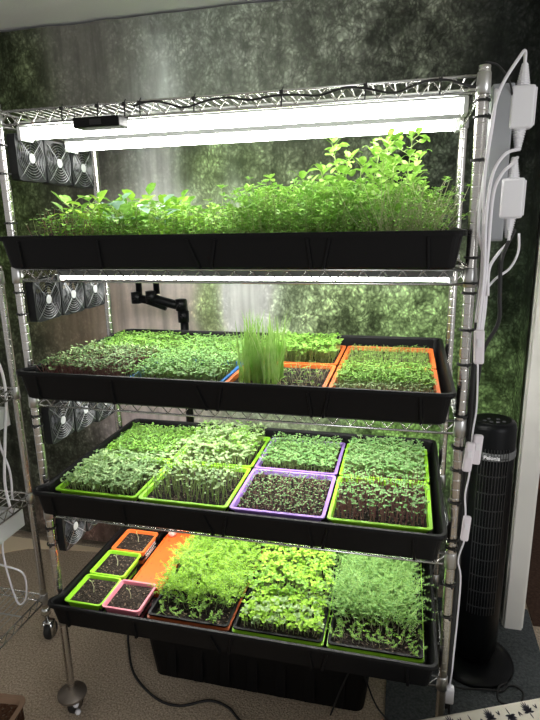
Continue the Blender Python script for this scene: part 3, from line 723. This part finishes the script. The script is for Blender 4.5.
# ------------------------------------------------------------------ things on the rack
mb = MB(); mb.box((0, 0, 0), (.122, .05, .024)); bx = thing('light_controller', 'flat black control box under the top shelf at its left', 'controller', (-.285, .045, 1.482-.004))
bevel(mb.build('case', M['black'], bx), .003); mb = MB(); mb.box((0, -.0255, 0), (.03, .002, .012)); mb.build('switch', M['rubber'], bx)
bx.location.z = 1.464; bx.location.y = -.022; bx.location.x = -.283
mb = MB(); mb.tube([(-.03, .02, .01), (-.03, .02, .020)], .002, 6); mb.tube([(.03, .02, .01), (.03, .02, .020)], .002, 6); mb.build('hanging_clip', M['rubber'], bx)
pts = []; n = 90
for i in range(n+1):
    t = i/n; x = -.20+.775*t; pts.append((x, -.006-.004*math.cos(t*60), ZS[0]+.004+.006*math.sin(t*60*.5)+.004*math.sin(t*23)))
mb = MB(); mb.tube(pts, .0028, 6); tag(mb.build('black_cord', M['rubber'], None, True), 'thin black cord woven along the front rim of the top shelf', 'cord')
def tie(label, x, y, z, r=.0155, group='black cable ties', first=[None]):
    if first[0] is None:
        t = thing('cable_tie', label, 'cable tie', (x, y, z), group)
        mb = MB(); mb.lathe([(.0150, -.0022), (.0168, -.0022), (.0168, .0022), (.0150, .0022), (.0150, -.0022)], n=18, cap=False); mb.build('band', M['rubber'], t, False)
        mb = MB(); mb.box((.006, -.0185, 0), (.005, .006, .006)); mb.build('lock', M['rubber'], t); first[0] = t
    else: t = dup(first[0], (x, y, z), label); t['group'] = group
    t.scale = (r/.0155,)*2+(1,); return t
rz = [1.462, 1.430, 1.345, 1.141, 1.085, 1.062, .978, .896, .770, .690, .631, .544, .440, .417, .310, .215, ]
for i, zz in enumerate(rz): tie('black cable tie on the right front post, %s from the top' % ORD[i], XR, 0, zz)
lz = [1.43, 1.36, 1.235, 1.05, .99, .69, .66, .325, .27]
for i, zz in enumerate(lz): tie('black cable tie on the left front post, %s from the top' % ORD[i], XL, 0, zz)
for i, x in enumerate((-.395, -.297, -.225, -.185, -.048, .16, .345, .50)):
    t = thing('rim_tie', 'black tie knot on the top shelf rim, %s from the left' % ORD[i], 'cable tie', (x, -.003, ZS[0]), 'black tie knots along the top shelf rim')
    mb = MB(); mb.tube([(-.001, -.004, -.016), (.001, -.006, 0), (.0, -.004, .016)], .0018, 6); mb.build('band', M['rubber'], t)
    mb = MB(); mb.box((0, -.005, .012), (.008, .006, .008)); mb.tube([(0, -.005, .014), (.006, -.007, .022)], .0013, 5); mb.build('lock', M['rubber'], t)

t = thing('grey_power_box', 'tall slim grey box fixed beside the top of the right front post', 'power box', (.636, .10, 1.34))
mb = MB(); mb.box((0, 0, 0), (.046, .05, .335)); bevel(mb.build('case', M['grey_box'], t), .003)
mb = MB(); mb.box((0, -.026, 0), (.040, .003, .325)); bevel(mb.build('cover', M['grey_box'], t), .001)
mb = MB(); mb.tube([(-.022, -.02, .10), (-.038, -.075, .10)], .004, 8); mb.tube([(-.022, -.02, -.10), (-.038, -.075, -.10)], .004, 8); mb.build('bracket', M['black'], t)
def adapter(label, loc):
    t = thing('power_adapter', label, 'power adapter', loc, 'white power adapters on the right side')
    mb = MB(); mb.box((0, 0, 0), (.050, .032, .088)); bevel(mb.build('case', M['white'], t), .006, 3)
    mb = MB(); mb.box((.026, 0, 0), (.003, .026, .076)); bevel(mb.build('seam', M['cable_white'], t), .001)
    for sg in (-1, 1):
        mr = MB(); R = []
        for k in range(9):
            hh = .044+.0050*k; r_ = .0145-.0009*k; R += [(r_, sg*hh), (r_, sg*(hh+.0022)), (r_*.80, sg*(hh+.0026)), (r_*.80, sg*(hh+.0046))]
        mr.lathe(R, n=12); mr.build('strain_relief', M['white'], t)
    return t
ad = adapter('upper white power adapter on the right, above the other adapter', (.676, .085, 1.457))
dup(ad, (.671, .085, 1.267), 'lower white power adapter on the right, hanging under the upper one')
def cable(label, pts, r=.0035, m_='cable_white', name='power_cable', cat='cable', n=6, group=None):
    mb = MB(); mb.tube(curve(pts, n), r, 7); return tag(mb.build(name, M[m_], None, True), label, cat, group)
yb = -.020
cable('white cable looping from the top adapter down the right post', [(.676, .085, 1.545), (.672, .070, 1.565), (.655, .02, 1.545), (.615, -.025, 1.475), (.603, -.028, 1.40), (.598, -.026, 1.30), (.603, -.026, 1.20), (.606, -.026, 1.10), (.602, -.026, 1.0)])
cable('white cable from between the adapters curving left to the post', [(.675, .07, 1.370), (.665, .02, 1.365), (.635, -.02, 1.352), (.612, -.033, 1.310), (.606, -.034, 1.22), (.610, -.034, 1.12), (.608, -.033, 1.02), (.606, -.03, .97)])
cable('second white cable from between the adapters curving lower to the post', [(.672, .055, 1.352), (.655, .01, 1.335), (.630, -.03, 1.312), (.617, -.030, 1.27), (.616, -.028, 1.15), (.615, -.026, 1.05), (.612, -.024, .96)])
cable('white cable hugging the right post from the top shelf', [(.610, -.010, 1.48), (.608, -.020, 1.43), (.597, -.020, 1.30), (.594, -.022, 1.20), (.613, -.018, 1.13), (.620, -.020, 1.05), (.616, -.020, .95)])
cable('white cable below the lower adapter swinging back to the post', [(.672, .075, 1.195), (.668, .06, 1.17), (.645, .02, 1.150), (.622, -.02, 1.118), (.622, -.030, 1.06)])
cable('thin white cable curling beneath the lower adapter', [(.690, .06, 1.19), (.690, .05, 1.15), (.672, .03, 1.115), (.640, .0, 1.095), (.618, -.012, 1.07)], .0028)
cable('black cable bulging right of the white cables below the adapters', [(.690, .12, 1.195), (.665, .05, 1.165), (.648, .0, 1.13), (.648, -.02, 1.06), (.650, -.02, 1.0), (.625, -.02, .94), (.618, -.01, .87), (.616, .0, .78), (.612, .0, .62), (.610, .0, .44)], .0045, 'rubber')
cable('thick black cable running down behind the right post', [(.612, .02, 1.15), (.610, .02, .95), (.609, .02, .75), (.607, .02, .55), (.606, .02, .35), (.604, .02, .15), (.602, .02, -.1)], .0075, 'rubber')
cable('thin black cable arching from the right post top to the adapter', [(.588, .0, 1.535), (.615, .02, 1.53), (.645, .06, 1.505), (.66, .08, 1.46)], .002, 'rubber')
cable('white cable linking the inline dimmers down the right post', [(.612, -.03, .91), (.618, -.02, .80), (.612, -.03, .735), (.612, -.03, .64), (.606, -.03, .58), (.610, -.03, .53), (.612, -.03, .46), (.601, -.03, .40), (.611, -.025, .33), (.608, -.02, .10), (.608, -.01, .04), (.608, .010, -.012)], .0022)
def dimmer(label, loc, rot, s=1):
    t = thing('inline_dimmer', label, 'inline switch', loc, 'pale inline dimmers on the right post cables'); t.rotation_euler = rot; t.scale = (s, s, s)
    mb = MB(); mb.box((0, 0, 0), (.022, .014, .078)); bevel(mb.build('case', M['lilac'], t), .005, 3)
    mb = MB(); mb.box((0, -.008, .01), (.010, .003, .018)); bevel(mb.build('slider', M['white'], t), .001)
    return t
dimmer('highest pale inline dimmer among the white cables', (.610, -.045, .948), (0, -.05, 0))
dimmer('pair dimmer, left one, in front of the tower fan', (.606, -.040, .682), (0, .08, 0), .95)
dimmer('pair dimmer, right one, in front of the tower fan', (.624, -.034, .700), (0, .05, 0), .95)
dimmer('lowest pale inline dimmer beside the lower right post', (.612, -.038, .494), (0, .06, 0), .85)

# black pipe bracket behind second level
t = thing('pipe_bracket', 'black pipe and clamp assembly standing behind the second level at left', 'pipe', (-.49, .70, .9))
def pp(pts, r, nm): mb = MB(); mb.tube([(p[0]+.49, p[1]-.70, p[2]-.9) for p in pts], r, 14); return mb.build(nm, M['black_gloss'], t, True)
pp([(-.588, .70, 1.16), (-.588, .70, .94)], .0125, 'riser_pipe'); pp([(-.515, .70, 1.16), (-.512, .70, .955)], .0125, 'riser_pipe')
pp([(-.600, .69, .940), (-.55, .69, .930), (-.47, .69, .905)], .016, 'lower_arm'); pp([(-.535, .69, .945), (-.50, .685, .932), (-.43, .685, .915), (-.395, .69, .912)], .018, 'upper_arm')
pp([(-.402, .70, .93), (-.402, .70, .60), (-.402, .70, FLOOR+.002)], .0165, 'upright_pipe')
for p in ((-.595, .69, .94), (-.53, .685, .945), (-.405, .685, .915), (-.40, .69, .868)):
    mb = MB(); mb.lathe([(.010, -.024), (.022, -.022), (.022, .022), (.010, .024)], (p[0]+.49, p[1]-.70, p[2]-.9), 16, axis='Z'); mb.build('coupling', M['black_gloss'], t, True)
    mb = MB(); mb.lathe([(.006, -.034), (.006, .030)], (p[0]+.49, p[1]-.70, p[2]-.9), 8, axis='Y'); mb.build('bolt', M['black'], t)

# ------------------------------------------------------------------ tower fan
t = thing('tower_fan', 'tall black tower fan with grey band standing right of the rack', 'tower fan', (.745, .53, FLOOR+.008))
mb = MB(); mb.lathe([(.138, 0), (.140, .006), (.136, .014), (.10, .024), (.055, .03)], n=36); mb.build('base', M['black_gloss'], t, True)
def oval(w, d, z, n=32): return [Vector((1.05*w/2*math.cos(2*PI*i/n), 1.05*d/2*math.sin(2*PI*i/n), z)) for i in range(n)]
H = .948
mb = MB(); mb.rings([oval(.10, .10, .024), oval(.125, .125, .05), oval(.142, .138, .08), oval(.146, .142, .5), oval(.142, .138, H-.02), oval(.136, .132, H-.008), oval(.126, .122, H)]); mb.build('body', M['black_gloss'], t, True)
mb = MB(); mb.rings([oval(.1470, .1430, H-.118), oval(.1478, .1438, H-.114), oval(.1478, .1438, H-.096), oval(.1470, .1430, H-.092)]); mb.build('band', mat('band_grey', (.13, .135, .135), .55, 0), t, True)
mg = MB()
for i in range(11):
    a = -PI/2-.62+i*.124; x, y = .0764*math.cos(a), .0744*math.sin(a)
    mg.box((x, y, .56), (.0022, .004, .62), 0, Matrix.Rotation(a+PI/2, 3, 'Z'))
for j in range(10):
    zz = .28+.062*j; P = []
    for dz in (-.002, .002):
        P.append([Vector((.0777*math.cos(-PI/2-.64+k*.128), .0756*math.sin(-PI/2-.64+k*.128), zz+dz)) for k in range(11)]+[Vector((.0735*math.cos(-PI/2-.64+k*.128), .0714*math.sin(-PI/2-.64+k*.128), zz+dz)) for k in reversed(range(11))])
    mg.rings(P)
mg.build('grille', mat('grille_black', (.016, .017, .018), .4), t)
mb = MB(); mb.rings([oval(.108, .104, H), oval(.106, .102, H+.002)]); mb.build('control_panel', M['black'], t)
for k, (x, y) in enumerate(((-.03, -.02), (-.01, -.028), (.01, -.028), (.03, -.02), (-.015, .0), (.015, .0))):
    mb = MB(); mb.lathe([(.006, H+.002), (.006, H+.0032), (.004, H+.0036)], (x, y, 0), 10); mb.build('button', mat('button_grey', (.10, .10, .11), .4) if k == 0 else bpy.data.materials['button_grey'], t)
fc = bpy.data.curves.new('brand_lettering', 'FONT'); fc.body = 'Pelonis'; fc.size = .0175; fc.align_x = 'CENTER'; fc.align_y = 'CENTER'; fc.extrude = .0004; fc.offset = .0004
ft = bpy.data.objects.new('brand_lettering_curve', fc); C.objects.link(ft); bpy.context.view_layer.update()
fm = bpy.data.meshes.new_from_object(ft.evaluated_get(bpy.context.evaluated_depsgraph_get())); bpy.data.objects.remove(ft)
fm.materials.clear(); fm.materials.append(M['white'])
fo = bpy.data.objects.new('brand_lettering', fm); C.objects.link(fo); fo.parent = t
a = -PI/2-.10; fo.location = (.0776*math.cos(a), .0773*math.sin(a)-.0005, H-.105); fo.rotation_euler = (PI/2, 0, a+PI/2)
fo['label'] = 'white lettering on the grey band'

# ------------------------------------------------------------------ floor things
t = thing('storage_tote', 'large black plastic storage tote on the floor under the rack', 'storage tote', (-.015, .405, FLOOR))
mb = MB(); w, d, h = .84, .44, .27
mb.rings([rr(w-.08, d-.06, .03, 0), rr(w-.02, d-.02, .04, h-.02), rr(w, d, .045, h-.02), rr(w, d, .045, h), rr(w-.02, d-.02, .04, h), rr(w-.09, d-.07, .03, .004)])
for i in range(7):
    x = -.30+.10*i; mb.box((x, -d/2+.022, h*.48), (.035, .010, h*.8), 0, Matrix.Rotation(-.085, 3, 'X'))
mb.build('tub', M['black'], t)
mb = MB(); mb.rings([rr(w+.01, d+.01, .046, h), rr(w+.01, d+.01, .046, h+.012), rr(w-.04, d-.04, .04, h+.018)]); mb.build('lid', M['black'], t)
cable('black power cord snaking over the carpet in front of the tote', [(-.56, .33, FLOOR+.20), (-.562, .335, FLOOR+.05), (-.55, .31, FLOOR+.007), (-.465, .19, FLOOR+.007), (-.343, .111, FLOOR+.007), (-.248, .098, FLOOR+.007), (-.158, .14, FLOOR+.007), (-.085, .13, FLOOR+.007), (-.03, .09, FLOOR+.007), (.08, .03, FLOOR+.007), (.2, -.1, FLOOR+.007)], .0045, 'rubber', 'floor_cable', 'cable')
cable('black cord looping on the rug in front of the tower fan', [(.612, .03, -.10), (.625, .12, -.22), (.650, .30, -.30), (.70, .36, FLOOR+.030), (.78, .385, FLOOR+.020), (.825, .395, FLOOR+.013), (.85, .425, FLOOR+.013), (.880, .425, FLOOR+.013), (.895, .395, FLOOR+.013), (.865, .345, FLOOR+.013), (.81, .35, FLOOR+.013), (.815, .40, FLOOR+.022), (.85, .44, FLOOR+.013)], .0035, 'rubber', 'floor_cable', 'cable')
cable('black cord hanging in front of the tote at its right end', [(.26, .17, FLOOR+.013), (.30, .19, -.25), (.34, .20, -.16), (.37, .21, -.24), (.41, .20, -.33), (.47, .17, FLOOR+.013)], .003, 'rubber', 'floor_cable', 'cable')
t = thing('white_plug', 'small white plug hanging beside the foot of the right front post', 'plug', (.608, .012, -.048)); mb = MB(); mb.box((0, 0, 0), (.024, .022, .050)); bevel(mb.build('case', M['white'], t), .004)
mb = MB(); mb.tube([(0, 0, .024), (0, 0, .036)], [.006, .003], 8); mb.build('strain_relief', M['white'], t)
# white hooks at the left foot
for i, (dx, dz) in enumerate(((.026, -.318), (.030, -.347))):
    t = thing('white_clip', '%s white round clip by the left front caster' % ('upper' if i == 0 else 'lower'), 'clip', (XL+dx, -.022, dz))
    mb = MB(); mb.lathe([(.001, -.009), (.007, -.007), (.010, 0), (.007, .007), (.001, .009)], n=14); mb.build('knob', M['white'], t, True)
    mb = MB(); mb.tube([(0, 0, 0), (-.012, .014, 0)], .003, 6); mb.build('pin', M['white'], t)
# pot at lower left
t = thing('square_planter', 'brown square planter of bark soil in the bottom left corner', 'planter', (-.748, -.262, FLOOR)); t.rotation_euler = (0, 0, .12)
mb = MB(); cup(mb, .24, .24, .185, .03, .004, .012, .03); mb.build('pot_body', M['terracotta'], t)
o = soil('reddish bark soil in the brown square planter', -.852, -.644, -.366, -.158, FLOOR+.165, 'soil_red', .006, .05)
o.data.transform(Matrix.Translation((.748, .262, 0))); o.location = (-.748, -.262, 0); o.rotation_euler = (0, 0, .12)

# patterned ottoman bottom right
t = thing('patterned_ottoman', 'cream ottoman with black palm print at the bottom right corner', 'ottoman', (.865, -.285, FLOOR)); t.rotation_euler = (0, 0, .42)
wo, do, ho = .96, .56, .388
cream = mat('cream_fabric', (.66, .62, .53), .9, bump=.3, bscale=400)
mb = MB(); R = [rr(wo-.02, do-.02, .03, 0), rr(wo-.02, do-.02, .03, ho-.09), rr(wo, do, .04, ho-.075), rr(wo, do, .04, ho-.02), rr(wo-.012, do-.012, .036, ho-.007), rr(wo-.035, do-.035, .03, ho), rr(wo*.5, do*.5, .02, ho+.006)]
mb.rings(R); mb.build('cushion', cream, t, True)
mb = MB()
def petal(cx, cy, a, ln, wd, zz, st=2.0):
    n = 7; L_, R_ = [], []
    for i in range(n+1):
        u = i/n; w_ = wd*math.sin(PI*min(1, u*.92+.08))**.8; c = Vector((cx+math.cos(a)*ln*u, cy+st*math.sin(a)*ln*u, zz)); s_ = Vector((-math.sin(a), st*math.cos(a), 0))*w_/2
        L_.append(c+s_); R_.append(c-s_)
    mb.add(L_+R_[::-1], [tuple(range(2*n+2))])
def zt(x, y):
    fx, fy = abs(x)/(wo/2), abs(y)/(do/2); q = max(fx, fy); return ho + .006*min(1, max(0, (.93-q)/.43)) + .0010
k = 0
for j in range(-4, 6):
    for i in range(-8, 9):
        x = i*.052+(.026 if j % 2 else 0); y = do/2-.046-.062*(5-j)
        if abs(x) > wo/2-.035 or abs(y) > do/2-.025: continue
        k += 1; ba = PI/2+(.0 if (i+j) % 2 else PI)
        for q in range(-4, 5): petal(x, y, ba+q*.40, .017-.0008*abs(q), .0034, zt(x, y))
        petal(x, y, ba+PI, .012, .003, zt(x, y))
        petal(x+.026, y+.006, ba+.7, .008, .003, zt(x, y)); petal(x+.026, y+.006, ba-.5, .008, .003, zt(x, y))
mb.build('printed_pattern', mat('black_print', (.02, .02, .03), .9), t)

# ------------------------------------------------------------------ neighbour rack extras
def lpanel(label, z, y0, y1, tilt=0):
    t = thing('unlit_fixture', label, 'panel', (-1.33, (y0+y1)/2, z), 'unlit grey panels on the left rack')
    mb = MB(); mb.box((0, 0, 0), (.85, y1-y0, .068)); bevel(mb.build('case', M['grey_metal'], t), .003)
    mb = MB(); mb.box((.420, .03, .030), (.022, .05, .022)); mb.build('clip', M['rubber'], t)
    mb = MB()
    for sx in (-1, 1): mb.tube([(sx*.35, 0, .030), (sx*.35, 0, .058)], .002, 6)
    mb.build('hanger', M['chrome'], t)
    return t
lpanel('upper grey light panel under a wire shelf at the left edge', .572, -.15, .264)
lpanel('lower grey light panel with a black clip at the left edge', .172, -.15, .264)
cable('white cable drooping from the lower grey panel at the left', [(-.95, .20, .139), (-.955, .19, .06), (-.945, .19, -.05), (-.93, .20, -.16), (-.90, .21, -.13), (-.90, .21, -.03), (-.98, .18, .02), (-1.08, .14, .10), (-1.2, .1, .13)], .0036, 'cable_white')
cable('white cable hanging behind the left rack post', [(-.97, .20, 1.04), (-.95, .22, .90), (-.91, .25, .78), (-.895, .25, .66), (-.90, .22, .50), (-.91, .20, .34), (-.90, .20, .22)], .005, 'cable_white')
cable('second white cable beside the left rack post', [(-.93, .22, .62), (-.925, .22, .48), (-.90, .22, .38), (-.905, .22, .27)], .004, 'cable_white')
